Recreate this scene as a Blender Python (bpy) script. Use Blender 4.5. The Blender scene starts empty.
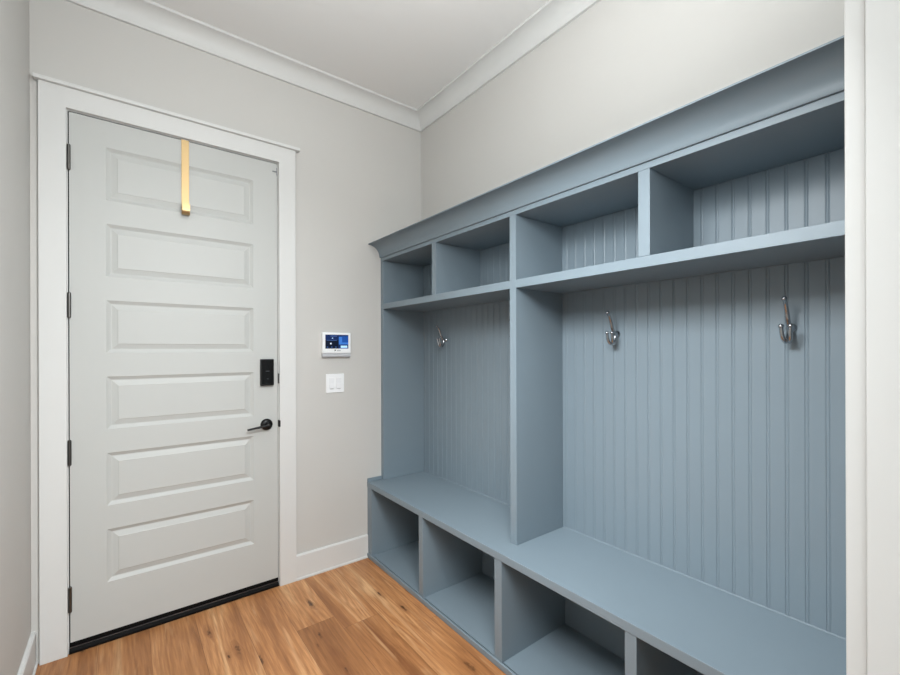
import bpy, bmesh, math, random
from mathutils import Matrix, Vector
C = bpy.context.scene.collection
S = bpy.context.scene

# ------------------------------------------------------------------ camera
YAW, ROLL, FPX = 0.6549, 0.0031, 424.85
cd = bpy.data.cameras.new('camera'); cam = bpy.data.objects.new('camera', cd); C.objects.link(cam)
cd.sensor_fit = 'HORIZONTAL'; cd.sensor_width = 36.0
cd.lens = FPX / 900.0 * 36.0
cd.shift_y = 12.42 / 900.0
cd.clip_start = 0.02; cd.clip_end = 50
cam.matrix_world = (Matrix.Translation((-1.7092, -2.5687, 1.3654)) @ Matrix.Rotation(-YAW, 4, 'Z')
                    @ Matrix.Rotation(math.pi / 2, 4, 'X') @ Matrix.Rotation(-ROLL, 4, 'Z'))
S.camera = cam

# ------------------------------------------------------------------ world, lights, exposure
w = bpy.data.worlds.new('world'); S.world = w; w.use_nodes = True
w.node_tree.nodes['Background'].inputs[0].default_value = (0.9, 0.95, 1.0, 1)
w.node_tree.nodes['Background'].inputs[1].default_value = 0.0

def area(name, loc, aim, sx, sy, watts, col=(1, 1, 1), spread=math.pi):
    l = bpy.data.lights.new(name, 'AREA'); l.shape = 'RECTANGLE'; l.size = sx; l.size_y = sy
    l.energy = watts; l.color = col; l.spread = spread
    o = bpy.data.objects.new(name, l); C.objects.link(o); o.location = loc
    o.rotation_euler = (Vector(aim) - Vector(loc)).to_track_quat('-Z', 'Y').to_euler()
    return o
COOL = (0.938, 0.978, 1.0)
area('softbox_light', (-1.30, -2.18, 2.12), (-0.70, -0.4, 1.30), 0.40, 0.40, 12.2, COOL)
area('locker_fill_light', (-1.75, -1.75, 2.3), (0, -1.6, 0.6), 0.5, 0.5, 10, COOL, 1.4)  # added fill for beadboard and bench, no such fixture in the room
area('door_low_fill_light', (-1.20, -2.2, 2.12), (-1.9, -0.3, 0.4), 0.40, 0.40, 10.5, COOL, 1.9)  # made-up fill aimed low at the door and left wall
area('ceiling_bounce_fill', (-1.22, -2.0, 2.35), (-1.22, -2.0, 3.0), 0.6, 0.6, 22, COOL)  # added uplight standing in for flash bounced off the ceiling
area('room_fill_light', (-1.3, -1.9, 3.03), (-1.3, -1.9, 0), 0.8, 0.8, 7, COOL)  # unseen panel added for ambient light, not a real ceiling lamp
area('hall_fill_light', (-1.3, -3.6, 3.02), (-1.3, -3.6, 0), 1.6, 1.0, 37, (0.88, 0.965, 1.0))  # invented hall lamp, adds soft fill through the opening
area('hall_end_fill_light', (-1.45, -4.0, 1.6), (-1.3, -2, 1.5), 1.4, 1.4, 22, (0.88, 0.965, 1.0))  # added low panel in the hall, fills the room from behind

S.view_settings.view_transform = 'Standard'; S.view_settings.look = 'None'
S.view_settings.gamma = 1.0; S.view_settings.use_curve_mapping = False
S.view_settings.exposure = 0.05

# ------------------------------------------------------------------ materials
def srgb(r, g, b):
    f = lambda c: ((c / 255) / 12.92 if c / 255 <= 0.04045 else ((c / 255 + 0.055) / 1.055) ** 2.4)
    return (f(r), f(g), f(b), 1)

def mat(name, rgb, rough=0.5, metal=0.0, bump=0.0, bscale=300.0, spec=0.5, emit=0.0, var=0.0):
    m = bpy.data.materials.new(name); m.use_nodes = True
    nt = m.node_tree; b = nt.nodes['Principled BSDF']
    col = srgb(*rgb)
    b.inputs['Base Color'].default_value = col
    b.inputs['Roughness'].default_value = rough; b.inputs['Metallic'].default_value = metal
    b.inputs['Specular IOR Level'].default_value = spec
    tc = nt.nodes.new('ShaderNodeTexCoord')
    if var:
        n = nt.nodes.new('ShaderNodeTexNoise'); n.inputs['Scale'].default_value = 3.0; n.inputs['Detail'].default_value = 3
        nt.links.new(tc.outputs['Object'], n.inputs['Vector'])
        mx = nt.nodes.new('ShaderNodeMix'); mx.data_type = 'RGBA'
        mx.inputs['A'].default_value = tuple(c * (1 - var) for c in col[:3]) + (1,)
        mx.inputs['B'].default_value = tuple(min(1, c * (1 + var)) for c in col[:3]) + (1,)
        nt.links.new(n.outputs['Fac'], mx.inputs['Factor']); nt.links.new(mx.outputs['Result'], b.inputs['Base Color'])
    if bump:
        n = nt.nodes.new('ShaderNodeTexNoise'); n.inputs['Scale'].default_value = bscale; n.inputs['Detail'].default_value = 2
        nt.links.new(tc.outputs['Object'], n.inputs['Vector'])
        bp = nt.nodes.new('ShaderNodeBump'); bp.inputs['Strength'].default_value = bump; bp.inputs['Distance'].default_value = 0.002
        nt.links.new(n.outputs['Fac'], bp.inputs['Height']); nt.links.new(bp.outputs['Normal'], b.inputs['Normal'])
    if emit:
        b.inputs['Emission Color'].default_value = col; b.inputs['Emission Strength'].default_value = emit
    return m

M_WALL = mat('wall_paint', (198, 196, 192), 0.75, bump=0.06, bscale=220, spec=0.3, var=0.012)
M_CEIL = mat('ceiling_paint', (226, 225, 223), 0.85, bump=0.05, bscale=200, spec=0.2)
M_TRIM = mat('white_trim_paint', (211, 211, 209), 0.5, spec=0.35)
M_DOOR = mat('white_door_paint', (187, 188, 185), 0.5, bump=0.02, bscale=160, spec=0.35)
M_BLUE = mat('blue_grey_cabinet_paint', (121, 135, 144), 0.4, bump=0.035, bscale=140, spec=0.5, var=0.015)
M_BLACK = mat('black_metal', (9, 9, 10), 0.45, spec=0.3)
M_RUBBER = mat('black_rubber', (7, 7, 7), 0.7, spec=0.15)
M_GLOSS = mat('black_glass', (5, 6, 7), 0.25, spec=0.3)
M_ALU = mat('dark_aluminium', (120, 122, 125), 0.35, 0.9)
M_NICKEL = mat('hinge_nickel', (96, 94, 91), 0.35, 1.0)
M_CHROME = mat('chrome', (176, 178, 181), 0.16, 1.0)
M_BRASS = mat('satin_brass', (174, 149, 109), 0.42, 0.92)
M_PLASTIC = mat('white_plastic', (238, 239, 240), 0.35)
M_PGREY = mat('pale_grey_plastic', (188, 190, 194), 0.45)
M_TICK = mat('grey_indicator', (70, 73, 76), 0.5)

def wood():
    m = bpy.data.materials.new('hickory_planks'); m.use_nodes = True
    nt = m.node_tree; N = nt.nodes.new; L = nt.links.new
    b = nt.nodes['Principled BSDF']; b.inputs['Roughness'].default_value = 0.42; b.inputs['Specular IOR Level'].default_value = 0.4
    uv = N('ShaderNodeUVMap'); uv.uv_map = 'plank'
    at = N('ShaderNodeAttribute'); at.attribute_name = 'plank_rand'
    sep = N('ShaderNodeSeparateXYZ'); L(uv.outputs[0], sep.inputs[0])
    sa = N('ShaderNodeSeparateXYZ'); L(at.outputs['Vector'], sa.inputs[0])
    def mth(op, a, bb=None, c=None):
        n = N('ShaderNodeMath'); n.operation = op
        for i, x in enumerate((a, bb, c)):
            if x is None: continue
            if isinstance(x, (int, float)): n.inputs[i].default_value = x
            else: L(x, n.inputs[i])
        return n.outputs[0]
    U, V = sep.outputs[0], sep.outputs[1]; R, G = sa.outputs[0], sa.outputs[1]
    def vec(su, sv, k):
        c = N('ShaderNodeCombineXYZ'); L(mth('MULTIPLY', U, su), c.inputs[0]); L(mth('MULTIPLY', V, sv), c.inputs[1])
        L(mth('MULTIPLY', G, k), c.inputs[2]); return c.outputs[0]
    def noise(v, sc, det=3, dist=0.0):
        n = N('ShaderNodeTexNoise'); n.inputs['Scale'].default_value = sc; n.inputs['Detail'].default_value = det
        n.inputs['Distortion'].default_value = dist; L(v, n.inputs['Vector']); return n.outputs['Fac']
    def ramp(x, stops):
        r = N('ShaderNodeValToRGB'); L(x, r.inputs[0])
        e = r.color_ramp.elements
        while len(e) < len(stops): e.new(0.5)
        for i, (p, c) in enumerate(stops): e[i].position = p; e[i].color = c if len(c) == 4 else srgb(*c)
        return r.outputs[0]
    def mix(f, a, bb, mode='MIX'):
        n = N('ShaderNodeMix'); n.data_type = 'RGBA'; n.blend_type = mode
        for k, x in (('Factor', f), ('A', a), ('B', bb)):
            s = n.inputs[k] if k == 'Factor' else [q for q in n.inputs if q.name == k and q.type == 'RGBA'][0]
            if isinstance(x, (int, float)): s.default_value = x
            elif isinstance(x, tuple): s.default_value = x
            else: L(x, s)
        return [q for q in n.outputs if q.type == 'RGBA'][0]
    broad = noise(vec(8, 0.8, 37), 1.0, 4, 1.2)
    figure = noise(vec(26, 2.2, 53), 1.0, 4, 0.8)
    fine = noise(vec(190, 9, 91), 1.0, 4)
    warp = noise(vec(9, 1.3, 71), 1.0, 2)
    rings = mth('SINE', mth('MULTIPLY', mth('ADD', U, mth('MULTIPLY', warp, 0.16)), 260.0))
    base = ramp(broad, [(0.28, (140, 92, 57)), (0.46, (179, 125, 80)), (0.58, (196, 142, 95)), (0.72, (222, 180, 134))])
    c = mix(mth('MULTIPLY', mth('MULTIPLY', mth('ADD', rings, 1.0), figure), 0.30), base, srgb(128, 80, 48))
    c = mix(mth('MULTIPLY', mth('SUBTRACT', 0.62, fine), 1.15), c, srgb(112, 70, 42))
    c = mix(ramp(figure, [(0.60, (0, 0, 0, 1)), (0.74, (0.6, 0.6, 0.6, 1))]), c, srgb(206, 162, 120))
    tone = ramp(R, [(0.0, (0.72, 0.67, 0.62, 1)), (0.5, (1.08, 1.08, 1.06, 1)), (1.0, (1.28, 1.28, 1.28, 1))])
    c = mix(1.0, c, tone, 'MULTIPLY')
    vo = N('ShaderNodeTexVoronoi'); vo.voronoi_dimensions = '3D'; vo.inputs['Scale'].default_value = 1.0
    vo.inputs['Randomness'].default_value = 1.0; L(vec(22, 6.0, 17), vo.inputs['Vector'])
    vc = N('ShaderNodeSeparateXYZ'); L(vo.outputs['Color'], vc.inputs[0])
    wob = noise(vec(90, 50, 5), 1.0, 2)
    kd = mth('ADD', mth('MULTIPLY', vo.outputs['Distance'], mth('ADD', 0.45, vc.outputs[1])), mth('MULTIPLY', mth('SUBTRACT', wob, 0.5), 0.22))
    halo = mth('MULTIPLY', ramp(kd, [(0.06, (1, 1, 1, 1)), (0.40, (0, 0, 0, 1))]), mth('GREATER_THAN', vc.outputs[0], 0.74))
    core = mth('MULTIPLY', ramp(kd, [(0.06, (1, 1, 1, 1)), (0.16, (0, 0, 0, 1))]), mth('GREATER_THAN', vc.outputs[0], 0.74))
    c = mix(mth('MULTIPLY', halo, 0.55), c, srgb(120, 74, 44))
    c = mix(mth('MULTIPLY', core, 0.85), c, srgb(58, 36, 22))
    # seams: UV second layer stores distance to plank edges through attribute plank_size
    sz = N('ShaderNodeAttribute'); sz.attribute_name = 'plank_size'
    ss = N('ShaderNodeSeparateXYZ'); L(sz.outputs['Vector'], ss.inputs[0])
    ed = mth('MINIMUM', mth('MINIMUM', U, mth('SUBTRACT', ss.outputs[0], U)), mth('MINIMUM', V, mth('SUBTRACT', ss.outputs[1], V)))
    seam = mth('LESS_THAN', ed, 0.0009)
    c = mix(mth('MULTIPLY', seam, 0.55), c, srgb(92, 58, 36))
    L(c, b.inputs['Base Color'])
    bp = N('ShaderNodeBump'); bp.inputs['Strength'].default_value = 0.12; bp.inputs['Distance'].default_value = 0.002
    L(mth('ADD', fine, mth('MULTIPLY', seam, -1.0)), bp.inputs['Height']); L(bp.outputs[0], b.inputs['Normal'])
    return m
M_WOOD = wood()

# ------------------------------------------------------------------ builders
def box(bm, x0, x1, y0, y1, z0, z1, mi=0):
    if x0 > x1: x0, x1 = x1, x0
    if y0 > y1: y0, y1 = y1, y0
    if z0 > z1: z0, z1 = z1, z0
    v = [bm.verts.new((x, y, z)) for x in (x0, x1) for y in (y0, y1) for z in (z0, z1)]
    for f in ((0, 1, 3, 2), (4, 6, 7, 5), (0, 4, 5, 1), (2, 3, 7, 6), (0, 2, 6, 4), (1, 5, 7, 3)):
        bm.faces.new([v[i] for i in f]).material_index = mi

def prism(bm, prof, axis, a, b, ma=None, mb=None, closed=True):
    """Extrude a 2D profile of (p, q) pairs along axis from a to b; ma/mb mitre the ends by a function of p."""
    ma = ma or (lambda p: 0.0); mb = mb or (lambda p: 0.0)
    def pt(p, q, t): return {'X': (t, p, q), 'Y': (p, t, q), 'Z': (p, q, t)}[axis]
    A = [bm.verts.new(pt(p, q, a + ma(p))) for p, q in prof]
    B = [bm.verts.new(pt(p, q, b + mb(p))) for p, q in prof]
    n = len(prof)
    for i in range(n if closed else n - 1):
        j = (i + 1) % n
        bm.faces.new((A[i], A[j], B[j], B[i]))
    if closed: bm.faces.new(A[::-1]); bm.faces.new(B)

def lathe(bm, prof, centre, axis, n=28):
    """prof = list of (radius, t) along axis vector."""
    ax = Vector(axis).normalized(); u = ax.orthogonal().normalized(); v = ax.cross(u); c = Vector(centre)
    rings = []
    for r, t in prof:
        if r < 1e-6: rings.append([bm.verts.new(c + ax * t)])
        else: rings.append([bm.verts.new(c + ax * t + (u * math.cos(2 * math.pi * k / n) + v * math.sin(2 * math.pi * k / n)) * r) for k in range(n)])
    for a, b in zip(rings, rings[1:]):
        for k in range(n):
            j = (k + 1) % n
            if len(a) == 1 and len(b) == 1: continue
            if len(a) == 1: bm.faces.new((a[0], b[k], b[j]))
            elif len(b) == 1: bm.faces.new((a[k], b[0], a[j]))
            else: bm.faces.new((a[k], b[k], b[j], a[j]))
    for R in (rings[0], rings[-1]):
        if len(R) > 2: bm.faces.new(R)

def tube(bm, pts, radii, n=14):
    P = [Vector(p) for p in pts]
    # Catmull-Rom refine
    Q, RR = [], []
    for i in range(len(P) - 1):
        p0, p1, p2, p3 = P[max(i - 1, 0)], P[i], P[i + 1], P[min(i + 2, len(P) - 1)]
        for s in range(6):
            t = s / 6
            Q.append(0.5 * ((2 * p1) + (p2 - p0) * t + (2 * p0 - 5 * p1 + 4 * p2 - p3) * t * t + (3 * p1 - p0 - 3 * p2 + p3) * t ** 3))
            RR.append(radii[i] * (1 - t) + radii[i + 1] * t)
    Q.append(P[-1]); RR.append(radii[-1])
    rings = []; ref = None
    for i, q in enumerate(Q):
        d = (Q[min(i + 1, len(Q) - 1)] - Q[max(i - 1, 0)]).normalized()
        if ref is None: ref = d.orthogonal().normalized()
        ref = (ref - d * ref.dot(d)).normalized(); v = d.cross(ref)
        rings.append([bm.verts.new(q + (ref * math.cos(2 * math.pi * k / n) + v * math.sin(2 * math.pi * k / n)) * RR[i]) for k in range(n)])
    for a, b in zip(rings, rings[1:]):
        for k in range(n):
            j = (k + 1) % n; bm.faces.new((a[k], a[j], b[j], b[k]))
    bm.faces.new(rings[0][::-1]); bm.faces.new(rings[-1])

def ball(bm, c, r):
    bmesh.ops.create_uvsphere(bm, u_segments=16, v_segments=10, radius=r, matrix=Matrix.Translation(c))

def obj(name, bm, mats, parent=None, bevel=0.0, smooth=False, seg=2):
    bmesh.ops.recalc_face_normals(bm, faces=bm.faces)
    me = bpy.data.meshes.new(name); bm.to_mesh(me); bm.free()
    for m in (mats if isinstance(mats, (list, tuple)) else [mats]): me.materials.append(m)
    o = bpy.data.objects.new(name, me); C.objects.link(o)
    if parent:
        o.parent = parent; me.transform(Matrix.Translation(-world_loc(parent)))
    if smooth:
        for p in me.polygons: p.use_smooth = True
        try: me.set_sharp_from_angle(angle=math.radians(40))
        except Exception: pass
    if bevel:
        md = o.modifiers.new('bevel', 'BEVEL'); md.width = bevel; md.segments = seg
        md.limit_method = 'ANGLE'; md.angle_limit = math.radians(40)
    return o

def world_loc(o):
    v = Vector((0, 0, 0))
    while o: v += o.location; o = o.parent
    return v

def tag(o, label, cat, group=None, kind=None):
    o['label'] = label; o['category'] = cat
    if group: o['group'] = group
    if kind: o['kind'] = kind
    return o

def empty(name, loc):
    o = bpy.data.objects.new(name, None); C.objects.link(o); o.location = loc; o.empty_display_size = 0.05
    return o

def B(*boxes):
    bm = bmesh.new()
    for b in boxes: box(bm, *b)
    return bm

# ------------------------------------------------------------------ dimensions
XL, XR = -2.03, 0.0045            # left wall, right wall
YF = -2.462                      # inner face of the wall with the opening
YFB = YF - 0.12                  # its hall side
H = 3.034
OPL, OPR, OPZ = -1.99, -0.957, 2.44     # cased opening
HX0, HX1, HY = -3.0, 0.9, -4.6   # hall

# ------------------------------------------------------------------ setting
def build_floor():
    rnd = random.Random(11)
    bm = bmesh.new(); uvl = bm.loops.layers.uv.new('plank')
    ra = bm.faces.layers.float_vector.new('plank_rand'); sz = bm.faces.layers.float_vector.new('plank_size')
    W = 0.19; xs = -0.475 - 0.19 * 14
    fixed = {(-0.855): [-0.594, -1.75], (-1.045): [-0.475, -1.95], (-1.235): [-1.25], (-1.425): [-1.6], (-1.615): [-0.95],
             (-0.665): [-1.35], (-1.805): [-1.4], (-1.995): [-0.9]}
    tones = {(-0.855): [0.55, 0.35, 0.6], (-1.045): [0.60, 0.24, 0.5], (-1.235): [0.72, 0.5], (-1.425): [0.58, 0.4], (-1.615): [0.34, 0.5],
             (-0.665): [0.5, 0.45], (-1.805): [0.22, 0.5], (-1.995): [0.18, 0.5]}
    for k in range(24):
        x0 = xs + k * W; x1 = x0 + W
        if x0 < HX0 - 0.3 or x0 > HX1 + 0.1: continue
        key = [f for f in fixed if abs(f - x0) < 0.01]
        cuts = list(fixed[key[0]]) if key else [-0.4 - rnd.random() * 1.2]
        while cuts[-1] > HY + 0.6: cuts.append(cuts[-1] - 0.9 - rnd.random() * 0.9)
        ys = [0.14] + cuts + [HY - 0.1]
        tn = tones[key[0]] if key else []
        for i, (a, b) in enumerate(zip(ys, ys[1:])):
            vs = [bm.verts.new((x, y, 0)) for x, y in ((x0, b), (x1, b), (x1, a), (x0, a))]
            f = bm.faces.new(vs)
            for lp, (u, v) in zip(f.loops, ((0, 0), (W, 0), (W, a - b), (0, a - b))): lp[uvl].uv = (u, v)
            f[ra] = (tn[i] if i < len(tn) else 0.25 + 0.5 * rnd.random(), rnd.random(), rnd.random())
            f[sz] = (W, a - b, 0)
    o = obj('floor', bm, M_WOOD)
    return tag(o, 'honey brown knotty wood plank floor', 'floor', kind='structure')
build_floor()

def struct(name, bm, m, label, cat, bevel=0.0, smooth=False):
    return tag(obj(name, bm, m, None, bevel, smooth), label, cat, kind='structure')

struct('ceiling', B((HX0, HX1, HY, 0.12, H, H + 0.1)), M_CEIL, 'plain pale grey painted ceiling', 'ceiling')
DL, DR, DZ = -1.9285, -0.9775, 2.4725    # rough opening behind the jamb
struct('wall_back', B((XL - 0.1, DL, 0, 0.12, 0, H), (DR, XR + 0.1, 0, 0.12, 0, H), (DL, DR, 0, 0.12, DZ, H)), M_WALL,
       'light greige painted wall holding the white panelled door', 'wall')
struct('wall_right', B((XR, XR + 0.1, YFB, 0, 0, H)), M_WALL, 'light greige wall above and behind the blue lockers', 'wall')
struct('wall_left', B((XL - 0.1, XL, YFB, 0, 0, H)), M_WALL, 'light greige wall at the left edge of the photo', 'wall')
struct('wall_front', B((XL, OPL - 0.018, YFB, YF, 0, H), (OPR + 0.018, XR, YFB, YF, 0, H), (OPL - 0.018, OPR + 0.018, YFB, YF, OPZ + 0.018, H)), M_WALL,
       'greige wall around the cased opening at the right edge', 'wall')
struct('wall_hall_left', B((HX0 - 0.1, HX0, HY, YFB, 0, H), (HX0, XL, YFB - 0.001, YFB + 0.1, 0, H)), M_WALL, 'greige wall of the hall behind the opening', 'wall')
struct('wall_hall_right', B((HX1, HX1 + 0.1, HY, YFB, 0, H), (XR + 0.1, HX1, YFB - 0.001, YFB + 0.1, 0, H)), M_WALL, 'greige right wall of the hall behind the opening', 'wall')
struct('wall_hall_back', B((HX0, HX1, HY - 0.1, HY, 0, H)), M_WALL, 'greige end wall of the hall behind the opening', 'wall')

# baseboards with an eased top and a small shoe strip
def base_prof(s):   # (distance from wall, z)
    return [(0, 0), (0.021, 0), (0.021, 0.009), (0.0155, 0.014), (0.0155, 0.141), (0.010, 0.148), (0, 0.148)]
def baseboard(name, axis, wall, sign, a, b, label):
    bm = bmesh.new(); prism(bm, [(wall + sign * d, z) for d, z in base_prof(1)], axis, a, b)
    return struct(name, bm, M_TRIM, label, 'baseboard')
baseboard('baseboard_back', 'X', 0, -1, -0.9005, -0.4336, 'white baseboard between the door casing and the blue bench')
baseboard('baseboard_left', 'Y', XL, 1, YF + 0.001, -0.0005, 'white baseboard along the left wall')

# ceiling crown moulding
def crown_prof():
    p = [(0.0, 2.943), (0.014, 2.943), (0.016, 2.951)]
    for i in range(1, 10):
        t = i / 9 * math.pi / 2
        p.append((0.016 + 0.072 * (1 - math.cos(t)), 2.951 + 0.069 * math.sin(t)))
    p += [(0.098, 3.020), (0.098, H), (0.0, H)]
    return p
def crown(name, axis, wall, sign, a, b, label):
    bm = bmesh.new()
    prism(bm, [(wall + sign * d, z) for d, z in crown_prof()], axis, a, b,
          lambda p: abs(p - wall), lambda p: -abs(p - wall))
    return struct(name, bm, M_TRIM, label, 'crown moulding', smooth=True)
crown('trim_1', 'X', 0, -1, XL, XR, 'white crown moulding along the ceiling over the door')
crown('trim_2', 'Y', XR, -1, YF, 0, 'white crown moulding along the ceiling over the lockers')
crown('trim_3', 'Y', XL, 1, YF, 0, 'white crown moulding over the left wall')
crown('trim_4', 'X', YF, 1, XL, XR, 'white crown moulding over the cased opening')

# door casing (static frame around the door)
tc = tag(empty('trim_5', (-1.4525, 0, 0)), 'white door casing with flat head board and thin cap ledge', 'door casing', kind='structure')
bm = bmesh.new()
prism(bm, [(-2.0026, 0), (-2.0026, 2.546), (-0.9010, 2.546), (-0.9010, 0), (-0.9946, 0), (-0.9946, 2.455), (-1.9115, 2.455), (-1.9115, 0)], 'X', 0, 1)
for v in bm.verts:
    t, x, z = v.co; v.co = (x, -0.02 + 0.02 * t, z)
obj('casing', bm, M_TRIM, tc, 0.0015)
obj('cap_ledge', B((-2.018, -0.8775, -0.036, 0, 2.546, 2.5635)), M_TRIM, tc, 0.003)
obj('jamb', B((-1.9285, -1.9080, 0, 0.12, 0, 2.4525), (-0.9975, -0.9775, 0, 0.12, 0, 2.4525), (-1.9285, -0.9775, 0, 0.12, 2.4525, 2.4725)), M_TRIM, tc)
obj('dark_gap_gasket', B((-1.9078, -1.9037, 0.010, 0.045, 0.03, 2.4520), (-1.0003, -0.9977, 0.008, 0.045, 0.03, 2.4520), (-1.9035, -1.4730, 0.008, 0.045, 2.4477, 2.4520), (-1.4380, -1.0005, 0.008, 0.045, 2.4477, 2.4520)), M_RUBBER, tc)  # weatherstrip added in black to darken the door gap like shade
obj('door_stop', B((-1.9080, -1.895, 0.05, 0.09, 0.02, 2.4525), (-1.010, -0.9975, 0.05, 0.09, 0.02, 2.4525), (-1.895, -1.010, 0.05, 0.09, 2.437, 2.4525)), M_RUBBER, tc)
s1 = obj('strike_plate', B((-0.9985, -0.9890, -0.0215, 0.02, 0.922, 0.962)), M_BLACK, tc, 0.004, seg=3); s1['label'] = 'black strike plate beside the lever'
s2 = obj('strike_plate', B((-0.9985, -0.9948, -0.0195, 0.02, 1.175, 1.232)), M_NICKEL, tc, 0.001); s2['label'] = 'grey strike plate beside the keypad lock'

# threshold under the door
th = tag(empty('door_threshold', (-1.4525, 0.03, 0)), 'black threshold on the floor under the white door', 'threshold', kind='structure')
bm = bmesh.new(); prism(bm, [(-0.010, 0.0), (-0.010, 0.010), (0.0, 0.0225), (0.11, 0.0225), (0.11, 0)], 'X', -1.9075, -0.998)
obj('sill', bm, M_RUBBER, th)
obj('metal_strip', B((-1.9075, -0.998, 0.0, 0.006, 0.0226, 0.0252)), M_ALU, th)

# ------------------------------------------------------------------ door
DX0, DX1, DZ0, DZ1 = -1.9035, -1.0005, 0.0475, 2.4475
door = tag(empty('door_1', (-1.452, 0.02, DZ0)), 'tall white door with six raised horizontal panels', 'door', kind='structure')
def door_slab():
    bm = bmesh.new()
    px0, px1 = -1.7735, -1.1305
    rows = [(0.278 + k * 0.3595, 0.278 + k * 0.3595 + 0.2475) for k in range(6)]
    def V(x, y, z): return bm.verts.new((x, y, z))
    def quad(x0, x1, z0, z1, y): bm.faces.new((V(x0, y, z0), V(x1, y, z0), V(x1, y, z1), V(x0, y, z1)))
    zs = [DZ0] + [z for r in rows for z in r] + [DZ1]
    for i in range(len(zs) - 1):
        quad(DX0, px0, zs[i], zs[i + 1], 0); quad(px1, DX1, zs[i], zs[i + 1], 0)
        if i % 2 == 0: quad(px0, px1, zs[i], zs[i + 1], 0)
    steps = [(0, 0), (0.003, 0.0025), (0.015, 0.010), (0.019, 0.0105), (0.041, 0.0035), (0.044, 0.0015)]
    for z0, z1 in rows:
        prev = None
        for ins, dep in steps:
            ring = [V(px0 + ins, dep, z0 + ins), V(px1 - ins, dep, z0 + ins), V(px1 - ins, dep, z1 - ins), V(px0 + ins, dep, z1 - ins)]
            if prev:
                for k in range(4): bm.faces.new((prev[k], prev[(k + 1) % 4], ring[(k + 1) % 4], ring[k]))
            prev = ring
        bm.faces.new(prev)
    bmesh.ops.remove_doubles(bm, verts=bm.verts, dist=1e-5)
    yb = 0.045
    def q4(*p): bm.faces.new([V(*a) for a in p])
    q4((DX0, yb, DZ0), (DX0, yb, DZ1), (DX1, yb, DZ1), (DX1, yb, DZ0))
    q4((DX0, 0, DZ0), (DX0, 0, DZ1), (DX0, yb, DZ1), (DX0, yb, DZ0)); q4((DX1, 0, DZ0), (DX1, yb, DZ0), (DX1, yb, DZ1), (DX1, 0, DZ1))
    q4((DX0, 0, DZ0), (DX0, yb, DZ0), (DX1, yb, DZ0), (DX1, 0, DZ0)); q4((DX0, 0, DZ1), (DX1, 0, DZ1), (DX1, yb, DZ1), (DX0, yb, DZ1))
    bmesh.ops.remove_doubles(bm, verts=bm.verts, dist=1e-5)
    return bm
obj('door_slab', door_slab(), M_DOOR, door)
obj('door_sweep', B((DX0, DX1, 0.002, 0.043, 0.027, 0.0474)), M_RUBBER, door)
for zc in (2.2405, 1.573, 0.9065, 0.245):
    bm = bmesh.new()
    lathe(bm, [(0, -0.060), (0.0035, -0.0585), (0.0065, -0.055), (0.0065, 0.055), (0.0035, 0.0585), (0, 0.060)], (-1.9035, -0.0070, zc), (0, 0, 1), 16)
    h = obj('hinge', bm, M_NICKEL, door, smooth=True)
    obj('leaf', B((-1.9079, -1.9045, -0.0050, -0.0004, zc - 0.052, zc + 0.052)), M_NICKEL, h)
# keypad lock
bm = B((-1.0975, -1.0265, -0.026, -0.0005, 1.166, 1.3165))
kl = obj('keypad_lock', bm, M_BLACK, door, 0.004, seg=3)
obj('touch_screen', B((-1.0930, -1.0310, -0.0272, -0.026, 1.176, 1.3115)), M_GLOSS, kl)
obj('indicator', B((-1.072, -1.052, -0.0277, -0.0272, 1.2465, 1.2495), (-1.066, -1.058, -0.0277, -0.0272, 1.203, 1.206)), M_TICK, kl)
# lever
bm = bmesh.new()
lathe(bm, [(0, 0.0005), (0.0325, 0.0005), (0.0325, 0.008), (0.030, 0.013), (0.024, 0.017), (0.0135, 0.019), (0.0125, 0.05), (0.0040, 0.056), (0, 0.057)], (-1.063, 0, 0.943), (0, -1, 0), 32)
lv = obj('door_lever', bm, M_BLACK, door, smooth=True)
bm = bmesh.new()
tube(bm, [(-1.056, -0.049, 0.9435), (-1.085, -0.049, 0.940), (-1.13, -0.047, 0.934), (-1.172, -0.044, 0.928)], [0.0085, 0.0078, 0.0062, 0.0055])
obj('handle', bm, M_BLACK, lv, smooth=True)
# little sensor pin at the top of the latch edge
bm = B((-1.0260, -0.9995, -0.0030, -0.0004, 2.398, 2.404), (-1.0035, -0.9995, -0.004, -0.0004, 2.380, 2.424))
sp = obj('contact_pin', bm, M_ALU, door); sp['label'] = 'tiny grey metal pin near the top latch corner'

# ------------------------------------------------------------------ brass over-door hook
hk = tag(empty('over_door_hook', (-1.4555, -0.003, 2.06)), 'narrow brass over-door hook hanging from the top of the white door', 'hook')
hx0, hx1 = -1.4725, -1.4385
zc_, rr, th_ = 2.0825, 0.0225, 0.003
obj('strap', B((hx0, hx1, -0.0035, -0.0008, zc_, 2.4510), (hx0, hx1, -0.0008, 0.047, 2.4490, 2.4510)), M_BRASS, hk, 0.0005)
arc = [math.pi * k / 14 for k in range(15)]
cy_ = -0.0008 - rr
prof = [(cy_ + rr * math.cos(a), zc_ - rr * math.sin(a)) for a in arc] + [(cy_ - rr, 2.113), (cy_ - rr + th_, 2.113)]
prof += [(cy_ + (rr - th_) * math.cos(a), zc_ - (rr - th_) * math.sin(a)) for a in arc[::-1]]
bm = bmesh.new(); prism(bm, prof, 'X', hx0, hx1)
obj('hook_tip', bm, M_BRASS, hk, 0.0004, smooth=True)

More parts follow.
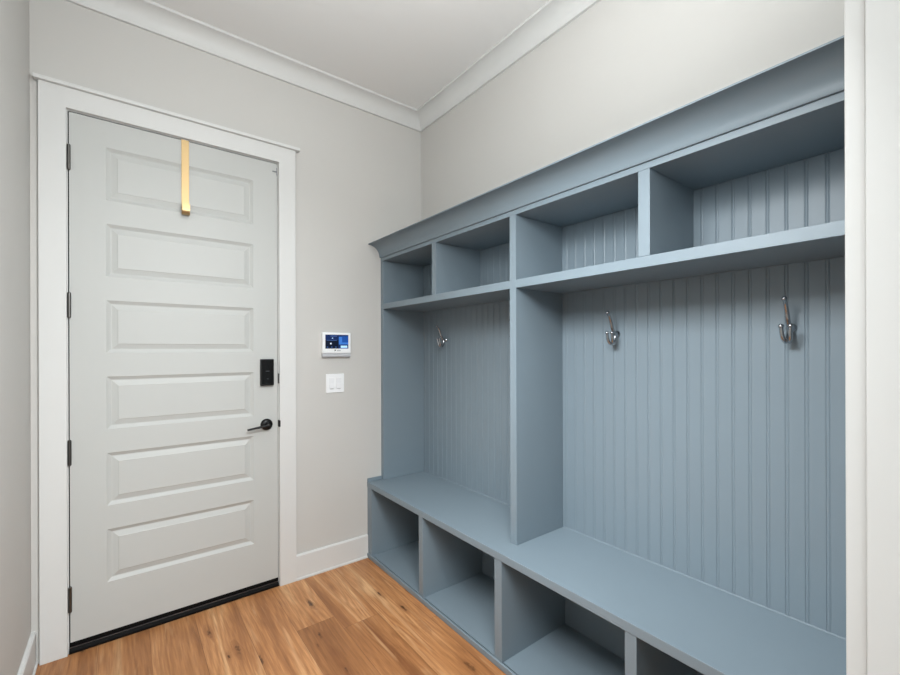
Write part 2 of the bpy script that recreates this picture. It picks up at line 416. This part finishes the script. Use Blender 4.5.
# ------------------------------------------------------------------ alarm panel
ap = tag(empty('alarm_panel', (-0.649, 0, 1.322)), 'white wall alarm panel with a blue lit screen above the light switch', 'alarm panel')
bm = B((-0.742, -0.5565, -0.027, -0.0005, 1.347, 1.477))
obj('housing', bm, M_PLASTIC, ap, 0.005, seg=3)
bm = bmesh.new(); prism(bm, [(-0.0005, 1.322), (-0.022, 1.322), (-0.0265, 1.330), (-0.0265, 1.3465), (-0.0005, 1.3465)], 'X', -0.7405, -0.558)
obj('lower_lip', bm, M_PGREY, ap, 0.002)
def scr(name, rgb, e): return mat(name, rgb, 0.2, emit=e)
SM = [scr('screen_navy', (22, 36, 72), 0.9), scr('screen_dark', (14, 20, 36), 0.8), scr('screen_blue', (52, 100, 170), 0.75),
      scr('screen_sky', (28, 66, 132), 0.75), scr('screen_pale', (150, 185, 215), 0.9), scr('screen_white', (200, 210, 222), 0.6), scr('screen_bar', (60, 84, 130), 0.9)]
bm = bmesh.new(); y0 = -0.0275; sx, sz_ = -0.7247, 1.3757; sw, sh = 0.1507, 0.0868
def tile(u0, u1, v0, v1, mi, lay=0): box(bm, sx + u0 * sw, sx + u1 * sw, -0.0271 - 0.0003 * (lay + 1), -0.0270, sz_ + v0 * sh, sz_ + v1 * sh, mi)
tile(0, 1, 0, 1, 0); tile(0, 0.56, 0.0, 0.62, 1, 1); tile(0.58, 1, 0.30, 0.86, 2, 1); tile(0.72, 1, 0.45, 0.90, 3, 2)
tile(0.66, 0.95, 0.06, 0.22, 4, 1); tile(0.58, 1, 0.0, 0.05, 6, 1)
tile(0.20, 0.26, 0.31, 0.42, 5, 2); tile(0.28, 0.33, 0.72, 0.78, 4, 1); tile(0.05, 0.5, 0.58, 0.61, 6, 2); tile(0.22, 0.5, 0.88, 0.93, 6, 1)
tile(0.06, 0.12, 0.08, 0.14, 6, 2); tile(0.24, 0.30, 0.08, 0.14, 6, 2); tile(0.42, 0.48, 0.08, 0.14, 6, 2)
obj('screen', bm, SM, ap)
bm = bmesh.new()
prism(bm, [(-0.6665, 1.3575), (-0.6555, 1.3660), (-0.6545, 1.3690), (-0.6655, 1.3690), (-0.6685, 1.3650), (-0.6625, 1.3640)], 'Z', 0, 1)
for v in bm.verts:
    x, z, t = v.co; v.co = (x, -0.0274 if t < 0.5 else -0.0270, z)
box(bm, -0.650, -0.625, -0.0272, -0.0270, 1.3605, 1.3665, 1)
obj('logo', bm, [M_BLACK, M_PGREY], ap)

# ------------------------------------------------------------------ light switch
ls = tag(empty('light_switch', (-0.653, 0, 1.10)), 'white double rocker light switch plate below the alarm panel', 'light switch')
obj('plate', B((-0.7125, -0.594, -0.006, -0.0005, 1.099, 1.217)), M_PLASTIC, ls, 0.0025, seg=3)
for cx in (-0.6765, -0.630):
    bm = bmesh.new(); prism(bm, [(-0.0062, 1.126), (-0.0105, 1.127), (-0.0080, 1.160), (-0.0090, 1.192), (-0.0062, 1.193)], 'X', cx - 0.0165, cx + 0.0165)
    r = obj('rocker', bm, mat('rocker_plastic', (233, 234, 236), 0.3), ls, 0.0008)
    obj('indicator', B((cx - 0.012, cx + 0.012, -0.0068, -0.0060, 1.1222, 1.1238)), M_TICK, r)

# ------------------------------------------------------------------ shoe bench (base cabinet)
YE = -2.459
BX = -0.4310
sb = tag(empty('shoe_bench', (-0.21, -1.23, 0)), 'blue grey built-in bench base with open shoe cubbies on the floor', 'cabinet')
obj('side_panel', B((BX, 0.0, -0.060, -0.0005, 0.0005, 0.4600)), M_BLUE, sb, 0.0012)
obj('side_panel', B((BX, 0.0, YE, -2.421, 0.0005, 0.4600)), M_BLUE, sb, 0.0012)
for a, b in ((-0.657, -0.6175), (-1.2605, -1.2165), (-1.8635, -1.8235)):
    obj('divider', B((BX, 0.0, a, b, 0.0005, 0.4600)), M_BLUE, sb, 0.0012)
for a, b in ((-0.6173, -0.0602), (-1.2163, -0.6572), (-1.8233, -1.2607), (-2.4208, -1.8637)):
    obj('bottom_panel', B((BX + 0.009, 0.0, a, b, 0.0005, 0.026)), M_BLUE, sb, 0.001)
obj('back_panel', B((0.0005, 0.0040, YE, -0.0005, 0.0005, 0.4600)), M_BLUE, sb)
obj('toe_strip', B((BX - 0.010, BX - 0.0003, YE, -0.0005, 0.0005, 0.031)), M_BLUE, sb, 0.005, seg=3)

bt = tag(empty('bench_top', (-0.21, -1.23, 0.4605)), 'long blue grey bench seat board under the coat hooks', 'bench seat')
obj('seat_board', B((-0.4335, 0.0040, YE, -0.0005, 0.4603, 0.4950)), M_BLUE, bt, 0.002)
obj('end_strip', B((-0.4325, -0.3280, -0.012, -0.0005, 0.4953, 0.5165)), M_BLUE, bt, 0.002)

# ------------------------------------------------------------------ coat locker (upper unit)
UX = -0.3275
Z0 = 0.4953
cl = tag(empty('coat_locker', (-0.16, -1.23, Z0)), 'blue grey coat locker with beadboard back and top cubbies', 'locker')
def beadboard():
    bm = bmesh.new(); pitch = 0.0509; y = -2.0895 - 7 * pitch; pts = []
    ylo, yhi = YE, -0.0005
    # one groove pair with a half round bead between, per board
    prof = [(-0.0060, 0.0), (-0.0050, 0.0017), (-0.0042, 0.0017)]
    prof += [(-0.0042 + 0.0084 * i / 8, 0.0017 - 0.0017 * math.sin(math.pi * i / 8)) for i in range(1, 8)]
    prof += [(0.0042, 0.0017), (0.0050, 0.0017), (0.0060, 0.0)]
    pts.append((0.0, ylo))
    while y < yhi:
        for dy, dx in prof:
            yy = y + dy
            if ylo + 0.001 < yy < yhi - 0.001: pts.append((dx, yy))
        y += pitch
    pts.append((0.0, yhi)); pts += [(0.0040, yhi), (0.0040, ylo)]
    A = [bm.verts.new((x, y, Z0)) for x, y in pts]; Bv = [bm.verts.new((x, y, 1.965)) for x, y in pts]
    n = len(pts)
    for i in range(n): bm.faces.new((A[i], A[(i + 1) % n], Bv[(i + 1) % n], Bv[i]))
    return bm
bb = obj('beadboard_back', beadboard(), M_BLUE, cl)
ZS0, ZS1, ZT = 1.6402, 1.6770, 1.9658
obj('side_panel', B((UX, -0.0003, -0.0335, -0.0005, Z0, ZT)), M_BLUE, cl, 0.0012)
obj('side_panel', B((UX, -0.0003, YE, -2.424, Z0, ZT)), M_BLUE, cl, 0.0012)
obj('centre_divider', B((UX, -0.0003, -1.2510, -1.2130, Z0, ZT)), M_BLUE, cl, 0.0012)
obj('shelf', B((UX, -0.0003, -1.2129, -0.0337, ZS0, ZS1)), M_BLUE, cl, 0.0012)
obj('shelf', B((UX, -0.0003, -2.4238, -1.2511, ZS0, ZS1)), M_BLUE, cl, 0.0012)
for a, b in ((-0.6430, -0.6025), (-1.8570, -1.8170)):
    obj('cubby_divider', B((UX, -0.0003, a, b, ZS1 + 0.0002, ZT)), M_BLUE, cl, 0.0012)
obj('top_panel', B((UX, 0.0040, YE, -0.0005, ZT + 0.0002, 1.9885)), M_BLUE, cl, 0.0012)
def locker_crown():
    p = [(UX + 0.02, 1.9888), (UX - 0.007, 1.9888), (UX - 0.009, 1.993)]
    for i in range(1, 11):
        t = i / 10 * math.pi / 2
        p.append((UX - 0.009 - 0.080 * (1 - math.cos(t)) , 1.993 + 0.0740 * math.sin(t)))
    p += [(-0.4195, 2.0675), (-0.4195, 2.0725), (UX + 0.02, 2.0725)]
    bm = bmesh.new(); prism(bm, p, 'Y', YE, -0.0005); return bm
obj('crown_moulding', locker_crown(), M_BLUE, cl, smooth=True)
obj('top_cover', B((UX + 0.0203, 0.0040, YE, -0.0005, 2.056, 2.069)), M_BLUE, cl)
# painted caulk bead where the beadboard meets the bench
bm = bmesh.new()
for a, b in ((-1.2125, -0.034), (-2.4235, -1.2515)):
    prism(bm, [(-0.0003, Z0 + 0.0002), (-0.004, Z0 + 0.0002), (-0.0032, Z0 + 0.002), (-0.0015, Z0 + 0.0034), (-0.0003, Z0 + 0.004)], 'Y', a, b)
obj('caulk_line', bm, M_BLUE, cl)

# ------------------------------------------------------------------ chrome coat hooks
def make_hook(y):
    r = empty('coat_hook', (-0.0005, y, 1.432))
    z = 1.432
    bm = bmesh.new()
    lathe(bm, [(0, 0.0), (0.0150, 0.0), (0.0150, 0.003), (0.0132, 0.006), (0.0100, 0.009), (0.0082, 0.014), (0.0072, 0.022), (0, 0.0225)], (-0.0005, y, z), (-1, 0, 0), 24)
    obj('base_plate', bm, M_CHROME, r, smooth=True)
    bm = bmesh.new()
    tube(bm, [(-0.018, y, z - 0.006), (-0.027, y, z + 0.004), (-0.040, y, z + 0.026), (-0.050, y, z + 0.052), (-0.062, y, z + 0.076), (-0.074, y, z + 0.088)],
         [0.0074, 0.0074, 0.0070, 0.0064, 0.0058, 0.0058])
    ball(bm, (-0.0755, y, z + 0.0905), 0.0076)
    obj('upper_prong', bm, M_CHROME, r, smooth=True)
    for s in (-1, 1):
        bm = bmesh.new()
        tube(bm, [(-0.018, y, z - 0.001), (-0.022, y + s * 0.0015, z - 0.020), (-0.030, y + s * 0.003, z - 0.037), (-0.042, y + s * 0.006, z - 0.043),
                  (-0.054, y + s * 0.010, z - 0.028), (-0.060, y + s * 0.0118, z + 0.001)], [0.0074, 0.0072, 0.0070, 0.0066, 0.0060, 0.0056])
        ball(bm, (-0.0605, y + s * 0.012, z + 0.005), 0.0080)
        obj('lower_prong', bm, M_CHROME, r, smooth=True)
    return r
hook0 = make_hook(-2.153)
GROUP = 'chrome coat hooks on the beadboard'
tag(hook0, 'chrome coat hook nearest the white opening trim at the right', 'coat hook', GROUP)
for y, lab in ((-1.543, 'chrome coat hook just right of the full-height centre divider'),
               (-0.300, 'chrome coat hook farthest back, near the door wall'),
               (-0.972, 'chrome coat hook almost hidden behind the centre divider')):
    c = hook0.copy(); C.objects.link(c); c.location = (-0.0005, y, 1.432)
    for ch in list(hook0.children):
        k = ch.copy(); k.parent = c; C.objects.link(k)
    tag(c, lab, 'coat hook', GROUP)

# ------------------------------------------------------------------ cased opening at the right edge
co = tag(empty('trim_6', (-1.47, YF, 0)), 'white casing and jamb of the opening at the right edge', 'door casing', kind='structure')
obj('jamb', B((OPR, OPR + 0.018, YFB, YF, 0, OPZ), (OPL - 0.018, OPL, YFB, YF, 0, OPZ), (OPL - 0.018, OPR + 0.018, YFB, YF, OPZ, OPZ + 0.018)), M_TRIM, co, 0.001)
obj('side_casing', B((OPR + 0.003, OPR + 0.093, YF, YF + 0.0205, 0, OPZ + 0.005)), M_TRIM, co, 0.0015)
obj('side_casing', B((XL + 0.0165, OPL - 0.005, YF, YF + 0.0205, 0, OPZ + 0.005)), M_TRIM, co, 0.0015)
obj('head_casing', B((XL + 0.0165, OPR + 0.093, YF, YF + 0.0205, OPZ + 0.0052, OPZ + 0.096)), M_TRIM, co, 0.0015)
